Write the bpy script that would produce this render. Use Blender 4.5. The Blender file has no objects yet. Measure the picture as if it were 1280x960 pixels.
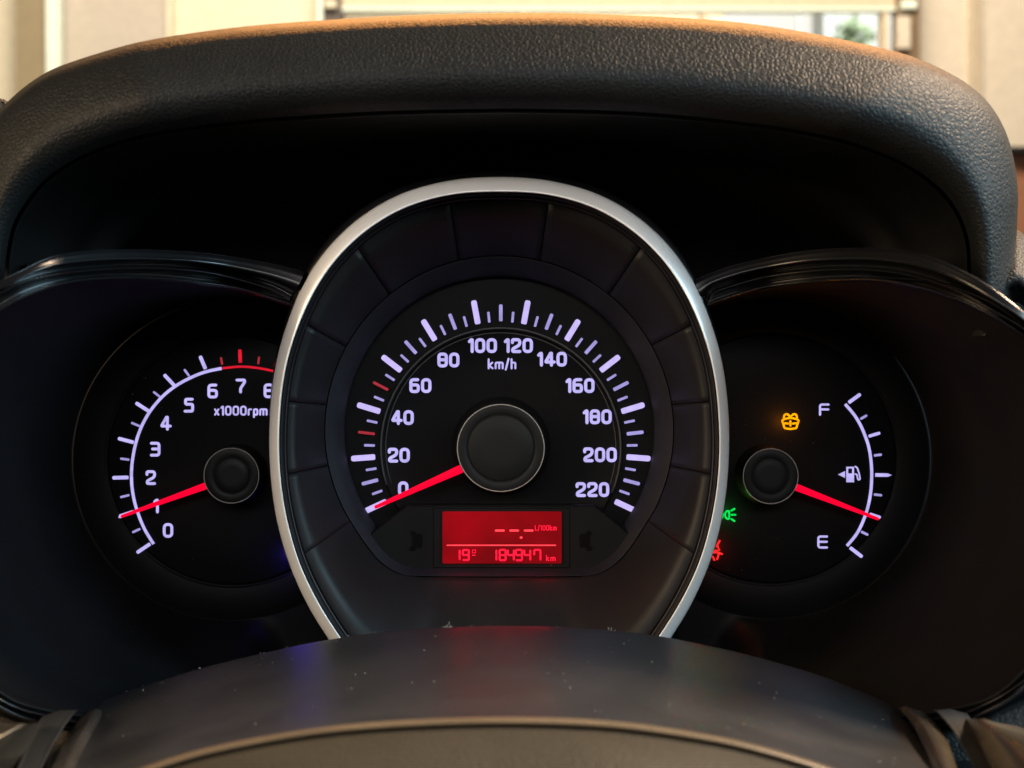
import bpy, math, random
from mathutils import Vector, Matrix
random.seed(7)
sc = bpy.context.scene
R = math.radians

# ------------------------------------------------------------------ camera
D = 0.42            # metres from lens to the dial plane (Y = 0)
K = 0.00025         # metres per photograph pixel on the dial plane
cam = bpy.data.cameras.new('camera')
cam.sensor_width = 36
cam.lens = 36 * D / (1280 * K)
cam.clip_start = 0.01; cam.clip_end = 60
cam.dof.use_dof = True
cam.dof.focus_distance = 0.415
cam.dof.aperture_fstop = 16
camo = bpy.data.objects.new('camera', cam)
sc.collection.objects.link(camo)
camo.location = (0, -D, 0); camo.rotation_euler = (R(90), 0, 0)
sc.camera = camo

# ------------------------------------------------------------------ world, lamps, exposure
world = bpy.data.worlds.new('World'); sc.world = world
world.use_nodes = True
bg = world.node_tree.nodes['Background']
bg.inputs[0].default_value = (0.95, 0.97, 1.0, 1); bg.inputs[1].default_value = 0.014
vs = sc.view_settings
vs.view_transform = 'Standard'; vs.look = 'None'; vs.exposure = 0; vs.gamma = 1
vs.use_curve_mapping = False

def area(name, loc, target, sx, sy, power, col):
    l = bpy.data.lights.new(name, 'AREA'); l.shape = 'RECTANGLE'
    l.size = sx; l.size_y = sy; l.energy = power; l.color = col
    o = bpy.data.objects.new(name, l); sc.collection.objects.link(o)
    o.location = loc
    o.rotation_euler = (Vector(target) - Vector(loc)).to_track_quat('-Z', 'Y').to_euler()
    return o
area('side_window_light', (0.75, -0.35, 0.28), (0, -0.05, 0.02), 0.5, 0.35, 9.5, (0.52, 0.84, 1.0))
area('left_window_light', (-0.8, -0.52, 0.20), (0, -0.05, 0.02), 0.45, 0.35, 7.5, (1.0, 0.74, 0.46))
area('windscreen_light', (0.12, 0.9, 0.95), (0, -0.05, 0.08), 1.0, 0.12, 30.0, (1.0, 0.40, 0.10))
area('upper_right_light', (0.62, -0.02, 0.62), (0.05, -0.14, -0.08), 0.25, 0.16, 22.0, (1.0, 0.73, 0.50))  # warm lamp added from above right to brighten column cover, pad and spokes
area('rear_cabin_light', (0.10, -1.3, 0.42), (0, 0, 0), 2.4, 0.20, 10.5, (1.0, 0.96, 0.95))
area('garage_light', (0.0, 1.1, 1.7), (0, 3.0, 0.3), 2.4, 0.6, 84.0, (1.0, 0.86, 0.66))

# ------------------------------------------------------------------ helpers
def P(px, py, Y=0.0):
    s = K * (D + Y) / D
    return Vector(((px - 640) * s, Y, (480 - py) * s))
def sc_at(Y): return K * (D + Y) / D

def thing(name, label, cat, loc=(0, 0, 0), group=None):
    o = bpy.data.objects.new(name, None); sc.collection.objects.link(o)
    o.location = loc; o.empty_display_size = 0.01
    o['label'] = label; o['category'] = cat
    if group: o['group'] = group
    return o
def wloc(o):
    v = Vector((0, 0, 0))
    while o is not None:
        v += o.location; o = o.parent
    return v
def mkobj(name, verts, faces, mat, parent=None, smooth=True, mats=None, fmat=None):
    lo = Vector([min(v[i] for v in verts) for i in range(3)])
    hi = Vector([max(v[i] for v in verts) for i in range(3)])
    c = (lo + hi) / 2
    me = bpy.data.meshes.new(name)
    me.from_pydata([tuple(Vector(v) - c) for v in verts], [], faces)
    me.validate()
    for m in (mats or [mat]): me.materials.append(m)
    if fmat:
        for p, i in zip(me.polygons, fmat): p.material_index = i
    for p in me.polygons: p.use_smooth = smooth
    o = bpy.data.objects.new(name, me); sc.collection.objects.link(o)
    o.location = c - (wloc(parent) if parent else Vector((0, 0, 0)))
    if parent: o.parent = parent
    return o
def tag(o, label=None, cat=None, group=None, kind=None):
    if label: o['label'] = label
    if cat: o['category'] = cat
    if group: o['group'] = group
    if kind: o['kind'] = kind
    return o

def cr(p0, p1, p2, p3, t):
    return tuple(0.5 * ((2 * b) + (c - a) * t + (2 * a - 5 * b + 4 * c - d) * t * t + (-a + 3 * b - 3 * c + d) * t ** 3)
                 for a, b, c, d in zip(p0, p1, p2, p3))
def dense(pts, k=12, closed=False):
    n = len(pts); out = []
    rng = n if closed else n - 1
    for i in range(rng):
        if closed: q = [pts[(i + j) % n] for j in (-1, 0, 1, 2)]
        else: q = [pts[max(0, min(n - 1, i + j))] for j in (-1, 0, 1, 2)]
        for s in range(k): out.append(cr(*q, s / k))
    if not closed: out.append(tuple(pts[-1]))
    return out
def resample(pts, n, closed=False, smooth=True):
    d = dense(pts, 12, closed) if smooth else [tuple(p) for p in pts]
    if closed: d = d + [d[0]]
    L = [0]
    for a, b in zip(d, d[1:]): L.append(L[-1] + math.dist(a[:2], b[:2]))
    out = []; j = 0
    m = n if closed else n - 1
    for i in range(n):
        t = L[-1] * i / m
        while j < len(L) - 2 and L[j + 1] < t: j += 1
        u = 0 if L[j + 1] == L[j] else (t - L[j]) / (L[j + 1] - L[j])
        out.append(tuple(a + (b - a) * u for a, b in zip(d[j], d[j + 1])))
    return out
def mirror(pts, cx=624):
    """pts run from left end to the top centre; add the mirrored right half"""
    return list(pts) + [(2 * cx - x, y) + tuple(r) for (x, y, *r) in reversed(pts) if abs(x - cx) > 1e-6]
def off(pts, dist):
    """offset an open pixel curve; positive = left side of travel"""
    out = []
    for i, p in enumerate(pts):
        a = pts[max(0, i - 1)]; b = pts[min(len(pts) - 1, i + 1)]
        dx, dy = b[0] - a[0], b[1] - a[1]; l = math.hypot(dx, dy) or 1
        out.append((p[0] + dy / l * dist, p[1] - dx / l * dist) + tuple(p[2:]))
    return out
def grid(rows, closed=False, flip=False, base=0):
    n = len(rows[0]); F = []
    for i in range(len(rows) - 1):
        for j in range(n if closed else n - 1):
            a = base + i * n + j; b = base + i * n + (j + 1) % n
            f = (a, b, b + n, a + n)
            F.append(f[::-1] if flip else f)
    return F
def loft(name, rows, mat, parent, closed=False, sub=1, smooth=True):
    """rows of (px, py, Y), all the same length"""
    if sub > 1:
        cols = list(zip(*rows))
        cols = [dense(c, sub) for c in cols]
        rows = list(zip(*cols))
    V = [P(*p) for r in rows for p in r]
    return mkobj(name, V, grid(rows, closed), mat, parent, smooth), rows
def lathe(name, px, py, prof, mat, parent, n=64):
    """prof: (radius in px, Y) measured at the depth of the first entry's plane"""
    Yc = min(p[1] for p in prof); c = P(px, py, Yc); s = sc_at(Yc)
    V = []; rows = []
    for r, Y in prof:
        rows.append([0] * n)
        for i in range(n):
            a = 2 * math.pi * i / n
            V.append(Vector((c.x + max(r, .01) * s * math.cos(a), Y, c.z + max(r, .01) * s * math.sin(a))))
    return mkobj(name, V, grid(rows, True, True), mat, parent)
def prism(name, outline, Yf, Yb, mat, parent, bev=0.0, smooth=False):
    """solid plate from a px outline, optional chamfer in px"""
    n = len(outline)
    cx = sum(p[0] for p in outline) / n; cy = sum(p[1] for p in outline) / n
    def shrink(d):
        o = []
        for i, p in enumerate(outline):
            a = outline[i - 1]; b = outline[(i + 1) % n]
            tx, ty = b[0] - a[0], b[1] - a[1]; l = math.hypot(tx, ty) or 1
            nx, ny = ty / l, -tx / l
            if (p[0] - cx) * nx + (p[1] - cy) * ny > 0: nx, ny = -nx, -ny
            o.append((p[0] + nx * d, p[1] + ny * d))
        return o
    sf = sc_at(Yf)
    def W(p, Y): return Vector(((p[0] - 640) * sf, Y, (480 - p[1]) * sf))
    V = []; rows = [[0] * n]
    V += [W(p, Yb) for p in outline]
    if bev:
        V += [W(p, Yf + bev * sf) for p in outline]; rows.append([0] * n)
        V += [W(p, Yf) for p in shrink(bev)]; rows.append([0] * n)
    else:
        V += [W(p, Yf) for p in outline]; rows.append([0] * n)
    F = grid(rows, True)
    F.append(tuple(range(len(V) - n, len(V)))); F.append(tuple(range(n))[::-1])
    return mkobj(name, V, F, mat, parent, smooth)

def tube_geo(pts, r, Y, sides=8, closed=False, flat=0.6, radii=None):
    """flattened tube along px points; returns verts, faces in world space"""
    s = sc_at(Y); n = len(pts); V = []; 
    for i, p in enumerate(pts):
        a = pts[(i - 1) % n] if closed else pts[max(0, i - 1)]
        b = pts[(i + 1) % n] if closed else pts[min(n - 1, i + 1)]
        dx, dy = b[0] - a[0], b[1] - a[1]; l = math.hypot(dx, dy) or 1
        nx, ny = dy / l, -dx / l
        rr = radii[i] if radii else r
        yy = p[2] if len(p) > 2 else Y
        for k in range(sides):
            t = 2 * math.pi * k / sides
            q = P(p[0] + nx * rr * math.cos(t), p[1] + ny * rr * math.cos(t), yy)
            q.y += -math.sin(t) * rr * s * flat
            V.append(q)
    F = []
    for i in range(n if closed else n - 1):
        for k in range(sides):
            a = i * sides + k; b = i * sides + (k + 1) % sides
            c = ((i + 1) % n) * sides + (k + 1) % sides; d = ((i + 1) % n) * sides + k
            F.append((a, b, c, d))
    if not closed:
        F.append(tuple(range(sides))[::-1]); F.append(tuple(range((n - 1) * sides, n * sides)))
    return V, F
def capped(pts, r):
    """round the ends of an open px stroke: returns points and radii"""
    a, b = pts[0], pts[1]; c, d = pts[-1], pts[-2]
    def ext(p, q, e):
        l = math.hypot(p[0] - q[0], p[1] - q[1]) or 1
        return (p[0] + (p[0] - q[0]) / l * e, p[1] + (p[1] - q[1]) / l * e) + tuple(p[2:])
    P1 = [ext(a, b, r * .95), ext(a, b, r * .7)] + list(pts) + [ext(c, d, r * .7), ext(c, d, r * .95)]
    rad = [r * .3, r * .7] + [r] * len(pts) + [r * .7, r * .3]
    return P1, rad
def round_path(pts, r, closed=False):
    n = len(pts); out = []
    for i, p in enumerate(pts):
        if not closed and i in (0, n - 1): out.append(tuple(p)); continue
        a = pts[i - 1]; b = pts[(i + 1) % n]
        la = math.dist(a, p); lb = math.dist(b, p); q = min(r, la * .49, lb * .49)
        A = (p[0] + (a[0] - p[0]) * q / la, p[1] + (a[1] - p[1]) * q / la)
        B = (p[0] + (b[0] - p[0]) * q / lb, p[1] + (b[1] - p[1]) * q / lb)
        for t in (0, .25, .5, .75, 1):
            out.append(tuple((1 - t) ** 2 * A[k] + 2 * t * (1 - t) * p[k] + t * t * B[k] for k in (0, 1)))
    return out
W = .64
GL = {  # glyph: (advance width, [(points, closed, corner radius)])
 '0': (W, [([(0, 0), (0, 1), (W, 1), (W, 0)], True, .30)]),
 '1': (.24, [([(0, .84), (.14, .98), (.24, 1), (.24, 0)], False, .03)]),
 '2': (W, [([(0, .76), (0, 1), (W, 1), (W, .56), (.02, .22), (.02, 0), (W, 0)], False, .26)]),
 '3': (W, [([(0, 1), (W, 1), (W, 0), (0, 0)], False, .2), ([(.1, .52), (W, .52)], False, 0)]),
 '4': (W + .06, [([(.42, 1), (0, .26), (W + .1, .26)], False, .08), ([(.5, 1), (.5, 0)], False, 0), ([(.42, 1), (.5, 1)], False, 0)]),
 '5': (W, [([(W - .03, 1), (.05, 1), (.05, .58), (W, .58), (W, 0), (0, 0)], False, .12)]),
 '6': (W, [([(W - .05, 1), (0, 1), (0, .5)], False, .3), ([(0, .5), (0, 0), (W, 0), (W, .56), (0, .56)], False, .2)]),
 '7': (W, [([(0, 1), (W, 1), (W, .82), (.3, .3), (.3, 0)], False, .1)]),
 '8': (W, [([(0, 0), (0, 1), (W, 1), (W, 0)], True, .24), ([(0, .52), (W, .52)], False, 0)]),
 'k': (.48, [([(0, 1.05), (0, 0)], False, 0), ([(.44, .66), (.06, .33), (.48, 0)], False, .02)]),
 'm': (.86, [([(0, 0), (0, .66), (.86, .66), (.86, 0)], False, .16), ([(.43, .66), (.43, 0)], False, 0)]),
 '/': (.34, [([(0, -.15), (.34, 1.1)], False, 0)]),
 'h': (.46, [([(0, 1.05), (0, 0)], False, 0), ([(0, .66), (.46, .66), (.46, 0)], False, .16)]),
 'x': (.46, [([(0, .66), (.46, 0)], False, 0), ([(0, 0), (.46, .66)], False, 0)]),
 'r': (.34, [([(0, 0), (0, .66), (.34, .66)], False, .16)]),
 'p': (.46, [([(0, -.3), (0, .66), (.46, .66), (.46, 0), (0, 0)], False, .14)]),
 'F': (W, [([(W + .1, 1), (0, 1), (0, 0)], False, .2), ([(0, .52), (W + .08, .52)], False, 0)]),
 'E': (W, [([(W + .1, 1), (0, 1), (0, 0), (W + .1, 0)], False, .2), ([(0, .52), (W + .08, .52)], False, 0)]),
 'L': (.4, [([(0, 1), (0, 0), (.4, 0)], False, .05)]),
}
def join(parts):
    V = []; F = []
    for v, f in parts:
        b = len(V); V += v; F += [tuple(i + b for i in q) for q in f]
    return V, F
def strokes(name, paths, r, Y, mat, parent, flat=.5):
    """paths: (px points, closed)"""
    parts = []
    for pts, cl in paths:
        if cl: parts.append(tube_geo(pts, r, Y, 8, True, flat))
        else:
            q, rad = capped(pts, r); parts.append(tube_geo(q, r, Y, 8, False, flat, rad))
    V, F = join(parts)
    return mkobj(name, V, F, mat, parent)
def text(name, s, cx, cy, h, t, Y, mat, parent, gap=None, xs=1.0):
    """string centred on cx, cy; h total height px, t stroke px"""
    H = h - t; g = (gap if gap is not None else t * 1.05 + 1.6) / H / xs
    w = sum(GL[c][0] for c in s) + g * (len(s) - 1)
    x = -w / 2; paths = []
    for c in s:
        adv, st = GL[c]
        for pts, cl, rr in st:
            q = round_path(pts, rr, cl) if rr else pts
            paths.append(([(cx + (x + a) * H * xs, cy + H / 2 - b * H) for a, b in q], cl))
        x += adv + g
    return strokes(name, paths, t / 2, Y, mat, parent)
def tick(name, a, b, w, Y, mat, parent):
    """bar between two px points (outer a, inner b) with softened ends"""
    l = math.dist(a, b); ux, uy = (b[0] - a[0]) / l, (b[1] - a[1]) / l
    r = w / 2
    e = min(r * .8, l * .3)
    pts = []; rad = []
    for d, k in ((0, .55), (e * .35, .85), (e, 1), (l - e * .8, 1), (l - e * .25, .9), (l, .7)):
        pts.append((a[0] + ux * d, a[1] + uy * d)); rad.append(r * k)
    V, F = tube_geo(pts, r, Y, 8, False, .5, rad)
    return mkobj(name, V, F, mat, parent)
def needle(a, b, wa, wb, Y, mat, parent, tipmat=None):
    l = math.dist(a, b); ux, uy = (b[0] - a[0]) / l, (b[1] - a[1]) / l
    nx, ny = -uy, ux; V = []
    for (p, w) in ((a, wa), (b, wb)):
        for q, dy in ((-1, .0009), (-.8, 0), (0, -.0004), (.8, 0), (1, .0009)):
            v = P(p[0] + nx * w / 2 * q, p[1] + ny * w / 2 * q, Y); v.y += dy; V.append(v)
    F = [(i, i + 1, i + 6, i + 5) for i in range(4)] + [(0, 5, 9, 4), (4, 3, 2, 1, 0), (5, 6, 7, 8, 9)]
    return mkobj('needle', V, F, mat, parent, False)

# ------------------------------------------------------------------ materials
def nodes(name):
    m = bpy.data.materials.new(name); m.use_nodes = True
    nt = m.node_tree; return m, nt, nt.nodes, nt.links, nt.nodes['Principled BSDF']
def plastic(name, col, rough=.5, bump=0.15, scale=1800, metal=0, var=.15, spec=.5, coat=0, dist=.00008):
    m, nt, N, L, b = nodes(name)
    b.inputs['Roughness'].default_value = rough; b.inputs['Metallic'].default_value = metal
    b.inputs['Specular IOR Level'].default_value = spec
    b.inputs['Coat Weight'].default_value = coat; b.inputs['Coat Roughness'].default_value = .08
    tc = N.new('ShaderNodeNewGeometry')
    n1 = N.new('ShaderNodeTexNoise'); n1.inputs['Scale'].default_value = 45; n1.inputs['Detail'].default_value = 6
    L.new(tc.outputs['Position'], n1.inputs['Vector'])
    mp = N.new('ShaderNodeMapRange'); mp.inputs[1].default_value = .3; mp.inputs[2].default_value = .7
    mp.inputs[3].default_value = 1 - var; mp.inputs[4].default_value = 1 + var
    L.new(n1.outputs['Fac'], mp.inputs[0])
    mx = N.new('ShaderNodeVectorMath'); mx.operation = 'SCALE'; mx.inputs[0].default_value = col
    L.new(mp.outputs[0], mx.inputs['Scale']); L.new(mx.outputs[0], b.inputs['Base Color'])
    mr = N.new('ShaderNodeMapRange'); mr.inputs[1].default_value = .3; mr.inputs[2].default_value = .7
    mr.inputs[3].default_value = rough * .88; mr.inputs[4].default_value = min(1, rough * 1.12)
    L.new(n1.outputs['Fac'], mr.inputs[0]); L.new(mr.outputs[0], b.inputs['Roughness'])
    if bump:
        n2 = N.new('ShaderNodeTexNoise'); n2.inputs['Scale'].default_value = scale; n2.inputs['Detail'].default_value = 3
        L.new(tc.outputs['Position'], n2.inputs['Vector'])
        bp = N.new('ShaderNodeBump'); bp.inputs['Strength'].default_value = bump; bp.inputs['Distance'].default_value = dist
        L.new(n2.outputs['Fac'], bp.inputs['Height']); L.new(bp.outputs[0], b.inputs['Normal'])
    return m
def leather(name, col, scale=520, rough=.5, strength=.8, dist=.00035, stretch=(1, 1, 1)):
    m, nt, N, L, b = nodes(name)
    g = N.new('ShaderNodeNewGeometry')
    mpg = N.new('ShaderNodeMapping'); mpg.inputs['Scale'].default_value = stretch
    L.new(g.outputs['Position'], mpg.inputs[0])
    nd = N.new('ShaderNodeTexNoise'); nd.inputs['Scale'].default_value = scale * .6; nd.inputs['Detail'].default_value = 3
    L.new(mpg.outputs[0], nd.inputs['Vector'])
    ad = N.new('ShaderNodeVectorMath'); ad.operation = 'MULTIPLY_ADD'
    k = .9 / scale
    ad.inputs[1].default_value = (k, k, k)
    L.new(nd.outputs['Color'], ad.inputs[0]); L.new(mpg.outputs[0], ad.inputs[2])
    v = N.new('ShaderNodeTexVoronoi'); v.feature = 'DISTANCE_TO_EDGE'; v.inputs['Scale'].default_value = scale
    L.new(ad.outputs[0], v.inputs['Vector'])
    r = N.new('ShaderNodeMapRange'); r.interpolation_type = 'SMOOTHSTEP'
    r.inputs[1].default_value = 0; r.inputs[2].default_value = .28
    L.new(v.outputs['Distance'], r.inputs[0])
    n3 = N.new('ShaderNodeTexNoise'); n3.inputs['Scale'].default_value = scale * 2.2; n3.inputs['Detail'].default_value = 4
    L.new(mpg.outputs[0], n3.inputs['Vector'])
    hm = N.new('ShaderNodeMath'); hm.operation = 'MULTIPLY_ADD'; hm.inputs[1].default_value = .5
    L.new(n3.outputs['Fac'], hm.inputs[0]); L.new(r.outputs[0], hm.inputs[2])
    bp = N.new('ShaderNodeBump'); bp.inputs['Strength'].default_value = strength; bp.inputs['Distance'].default_value = dist
    L.new(hm.outputs[0], bp.inputs['Height']); L.new(bp.outputs[0], b.inputs['Normal'])
    nl = N.new('ShaderNodeTexNoise'); nl.inputs['Scale'].default_value = 30; nl.inputs['Detail'].default_value = 5
    L.new(g.outputs['Position'], nl.inputs['Vector'])
    cm = N.new('ShaderNodeMapRange'); cm.inputs[1].default_value = .3; cm.inputs[2].default_value = .7
    cm.inputs[3].default_value = .8; cm.inputs[4].default_value = 1.2
    L.new(nl.outputs['Fac'], cm.inputs[0])
    mx = N.new('ShaderNodeVectorMath'); mx.operation = 'SCALE'; mx.inputs[0].default_value = col
    L.new(cm.outputs[0], mx.inputs['Scale']); L.new(mx.outputs[0], b.inputs['Base Color'])
    b.inputs['Roughness'].default_value = rough; b.inputs['Specular IOR Level'].default_value = .24
    return m
def glow(name, col, strength=1.0, var=.12, scale=350):
    m, nt, N, L, b = nodes(name)
    b.inputs['Base Color'].default_value = (.003, .003, .003, 1)
    b.inputs['Roughness'].default_value = .7; b.inputs['Specular IOR Level'].default_value = .05
    b.inputs['Emission Color'].default_value = (*col, 1)
    g = N.new('ShaderNodeNewGeometry'); n = N.new('ShaderNodeTexNoise')
    n.inputs['Scale'].default_value = scale; n.inputs['Detail'].default_value = 2
    L.new(g.outputs['Position'], n.inputs['Vector'])
    r = N.new('ShaderNodeMapRange'); r.inputs[1].default_value = .3; r.inputs[2].default_value = .7
    r.inputs[3].default_value = strength * (1 - var); r.inputs[4].default_value = strength * (1 + var)
    L.new(n.outputs['Fac'], r.inputs[0]); L.new(r.outputs[0], b.inputs['Emission Strength'])
    return m
M = dict(
    hood=leather('hood_leather', (.0085, .0094, .0095), 760, .55, .6, .0002),
    pad=leather('airbag_leather', (.040, .033, .023), 900, .6, .6, .0002),
    liner=plastic('liner_black', (.0075, .0075, .0078), .6, .2, 1500, spec=.15),
    black=plastic('black_plastic', (.007, .007, .008), .42, .12, 2200, spec=.4),
    gloss=plastic('gloss_black', (.006, .006, .007), .24, .03, 500, spec=.5),
    bowl=plastic('surround_black', (.0042, .0046, .0050), .55, .1, 2600, spec=.12),
    dial=plastic('dial_black', (.0038, .0038, .0042), .5, .1, 2600, spec=.09),
    well=plastic('well_black', (.013, .013, .018), .5, .1, 2600, spec=.25),
    segment=plastic('segment_black', (.0105, .0102, .0110), .48, .18, 2600, spec=.22),
    plate=plastic('plate_black', (.0065, .007, .007), .5, .1, 2600, spec=.12),
    hub=plastic('hub_black', (.008, .008, .008), .5, .08, 2600, spec=.2),
    edge=plastic('grey_edge', (.34, .32, .28), .4, .0, 100, spec=.5),
    groove=plastic('grey_groove', (.035, .037, .037), .5, .0, 100),
    icon=plastic('unlit_icon', (.001, .001, .001), .7, 0, 100, spec=.1),
    chrome=plastic('satin_silver', (.84, .84, .83), .33, .10, 3000, metal=.32, var=.05, spec=.7),
    shroud=plastic('column_grey', (.022, .022, .023), .43, .9, 1500, spec=.45, dist=.0001, var=.14),
    satin=plastic('spoke_satin', (.30, .26, .20), .26, .10, 2400, metal=.9),
    spoked=plastic('spoke_dark', (.018, .018, .018), .5, .2, 2400),
    trim=plastic('pad_trim', (.12, .085, .05), .45, .2, 2400),
    white=glow('lit_white', (.55, .49, .97), 1.0),
    major=glow('lit_major', (.62, .52, 1.0), 1.0, .08),
    small=glow('lit_small', (.42, .37, .80), .9),
    redline=glow('lit_red_scale', (.75, .012, .03), 1.0),
    reddim=glow('lit_red_mark', (.42, .03, .045), 1.0),
    needle=glow('lit_needle', (1.0, .0, .030), 1.15, .05),
    screen=glow('lit_screen', (.255, .0, .003), 1.0, .45, 45),
    lcd=glow('lit_segments', (1.0, .010, .040), 1.4, .15),
    lcdhot=glow('lit_segments_bright', (1.0, .05, .07), 1.6, .1),
    amber=glow('lit_amber', (1.0, .37, .0), 1.4, .25, 900),
    green=glow('lit_green', (.0, .85, .10), 1.0, .25, 900),
    red=glow('lit_red', (1.0, .02, .02), 1.2, .25, 900),
    blue=glow('lit_blue', (.06, .03, .9), .8, .25, 900),
    dust=plastic('dust_grey', (.26, .25, .23), .9, 0, 100),
)

# ------------------------------------------------------------------ setting: room seen over the dashboard
BY = 2.6      # distance of the wall
def bw(px, py, Y=BY): return P(px, py, Y)
def slab(name, x0, y0, x1, y1, Y, t, mat, parent=None, lean=0, smooth=False):
    """upright box given by its px extent at depth Y, t metres thick; lean shifts the top sideways in px"""
    a = [bw(x0 + lean, y0, Y), bw(x1 + lean, y0, Y), bw(x1, y1, Y), bw(x0, y1, Y)]
    V = a + [v + Vector((0, t, 0)) for v in a]
    F = [(0, 1, 2, 3)[::-1], (4, 5, 6, 7), (0, 4, 5, 1)[::-1], (1, 5, 6, 2)[::-1], (2, 6, 7, 3)[::-1], (3, 7, 4, 0)[::-1]]
    return mkobj(name, V, F, mat, parent, smooth)
def wallmat(name, col, rough=.8, var=.06, spec=.3):
    return plastic(name, col, rough, .2, 60, var=var, spec=spec, dist=.002)
Mw = dict(cream=wallmat('wall_cream', (.72, .65, .50)), pale=wallmat('wall_pale', (.66, .58, .48)),
          grey=wallmat('panel_beige', (.50, .44, .38)), tan=wallmat('post_tan', (.30, .24, .15)),
          white=wallmat('edge_white', (.80, .90, .80)), brown=wallmat('post_brown', (.22, .15, .09)),
          frame=wallmat('frame_beige', (.62, .52, .38)), dark=wallmat('bracket_dark', (.12, .10, .09)),
          rust=wallmat('rust_panel', (.30, .13, .07)), line=wallmat('sill_black', (.012, .012, .012)))
wall = slab('wall', -500, -500, 397, 620, BY, .08, Mw['cream']); tag(wall, kind='structure')
wall2 = slab('wall', 1150, -500, 1900, 186, BY, .08, Mw['pale']); tag(wall2, kind='structure')
wall3 = slab('wall', 397, -500, 1150, -60, BY + .01, .08, Mw['cream']); tag(wall3, kind='structure')
wall4 = slab('wall', 397, 90, 1150, 620, BY + .01, .08, Mw['frame']); tag(wall4, kind='structure')
t = slab('door_panel', 76, -300, 208, 500, BY - .02, .02, Mw['grey'])
tag(t, 'flat beige grey door panel behind the left of the dashboard hood', 'panel')
t = slab('wall_post', 22, -300, 60, 420, BY - .06, .04, Mw['tan'], lean=-4)
tag(t, 'dull tan upright post at the far left of the background', 'post')
t = slab('corner_strip', 60, -300, 76, 420, BY - .07, .03, Mw['white'], lean=-5)
tag(t, 'pale greenish white corner strip beside the tan post', 'strip')
t = slab('cover_strip', 208, -300, 214, 420, BY - .03, .02, Mw['cream'])
tag(t, 'thin cream cover strip at the right edge of the beige panel', 'strip')
t = slab('sill_strip', 1262, 183, 1500, 190, BY - .05, .05, Mw['line'])
tag(t, 'black horizontal strip under the cream wall at far right', 'strip')
t = slab('rust_board', 1150, 190, 1600, 620, BY, .06, Mw['rust'])
tag(t, 'rusty brown board below the black strip at far right', 'board')
for px in (1213, 1223):
    t = slab('wall_batten', px, -300, px + 3, 183, BY - .015, .015, Mw['frame'])
    tag(t, ('left' if px < 1220 else 'right') + ' one of two thin vertical battens on the cream wall at right', 'batten', 'battens on the right wall')
# window
win = thing('window', 'wide bright window with beige frame above the middle of the dashboard hood', 'window', bw(770, 40))
slab('frame', 397, -60, 403, 90, BY - .05, .05, Mw['white'], win)
slab('frame', 403, -60, 427, 90, BY - .04, .05, Mw['dark'], win)
slab('frame', 427, -60, 1122, 9, BY - .03, .05, Mw['frame'], win)
slab('frame', 427, 9, 1122, 13, BY - .035, .03, Mw['white'], win)
slab('frame', 427, 66, 1122, 90, BY - .03, .05, Mw['frame'], win)
slab('frame', 1122, -60, 1150, 90, BY - .05, .05, Mw['brown'], win)
for px in (650, 876, 1103):
    slab('mullion', px, 13, px + 8, 66, BY - .03, .04, Mw['frame'], win)
slab('bracket', 406, 0, 420, 9, BY - .06, .02, Mw['cream'], win)
slab('bracket', 1128, 0, 1146, 10, BY - .07, .02, Mw['white'], win)
slab('bracket', 1122, 20, 1138, 60, BY - .07, .02, Mw['pale'], win)
m, nt, N, L, b = nodes('window_glass')
b.inputs['Base Color'].default_value = (1, 1, 1, 1); b.inputs['Roughness'].default_value = 0.02
b.inputs['Transmission Weight'].default_value = 1; b.inputs['IOR'].default_value = 1.02
for a_, b_ in ((427, 650), (658, 876), (884, 1103)):
    slab('pane', a_, 13, b_, 66, BY, .004, m, win)
# what is outside the window: daylight sky and pale shapes
m, nt, N, L, b = nodes('outside_daylight')
b.inputs['Base Color'].default_value = (0, 0, 0, 1); b.inputs['Emission Color'].default_value = (1, .97, .86, 1)
b.inputs['Emission Strength'].default_value = .95
sky = slab('sky', 200, -700, 1400, 400, BY + 2.5, .05, m); tag(sky, kind='structure')
Mo = dict(b=glow('outside_blue', (.36, .42, .42), 1, .1, 3))
g1 = plastic('outside_building', (.42, .46, .46), .8, 0, 10)
g2 = plastic('outside_wall_tan', (.75, .62, .42), .8, 0, 10)
g3 = plastic('outside_green', (.24, .32, .20), .9, 0, 10)
area('outside_light', (1.2, BY + .7, 2.2), (1.2, BY + 2.0, 0), 2.0, 1.0, 110, (1, .97, .9))
t = slab('outside_building', 1030, -80, 1130, 300, BY + 2.0, .2, g1); tag(t, 'pale blue grey building seen through the right of the window', 'building')
t = slab('outside_wall', 200, -80, 905, 300, BY + 2.2, .2, g2); tag(t, 'sunlit tan wall seen through the left of the window', 'wall')
t = slab('outside_pole', 997, -80, 1001, 300, BY + 1.9, .02, g1); tag(t, 'thin grey pole outside between the two white patches', 'pole')
def blob(name, px, py, Y, r, mat, n=60):
    V = []; F = []
    c = P(px, py, Y); s = sc_at(Y)
    for i in range(n):
        d = Vector((random.gauss(0, 1), random.gauss(0, 1), random.gauss(0, 1))).normalized() * r * s * random.uniform(.4, 1)
        u = Vector((random.gauss(0, 1), random.gauss(0, 1), random.gauss(0, 1))).normalized(); w = u.orthogonal().normalized()
        q = r * s * .3
        k = len(V); V += [c + d - u * q, c + d + w * q, c + d + u * q, c + d - w * q]; F.append((k, k + 1, k + 2, k + 3))
    return mkobj(name, V, F, mat, None, False)
t = blob('bush', 1068, 46, BY + 1.7, 26, g3, 90); tag(t, 'small green bush seen low in the right of the window', 'bush')

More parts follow.
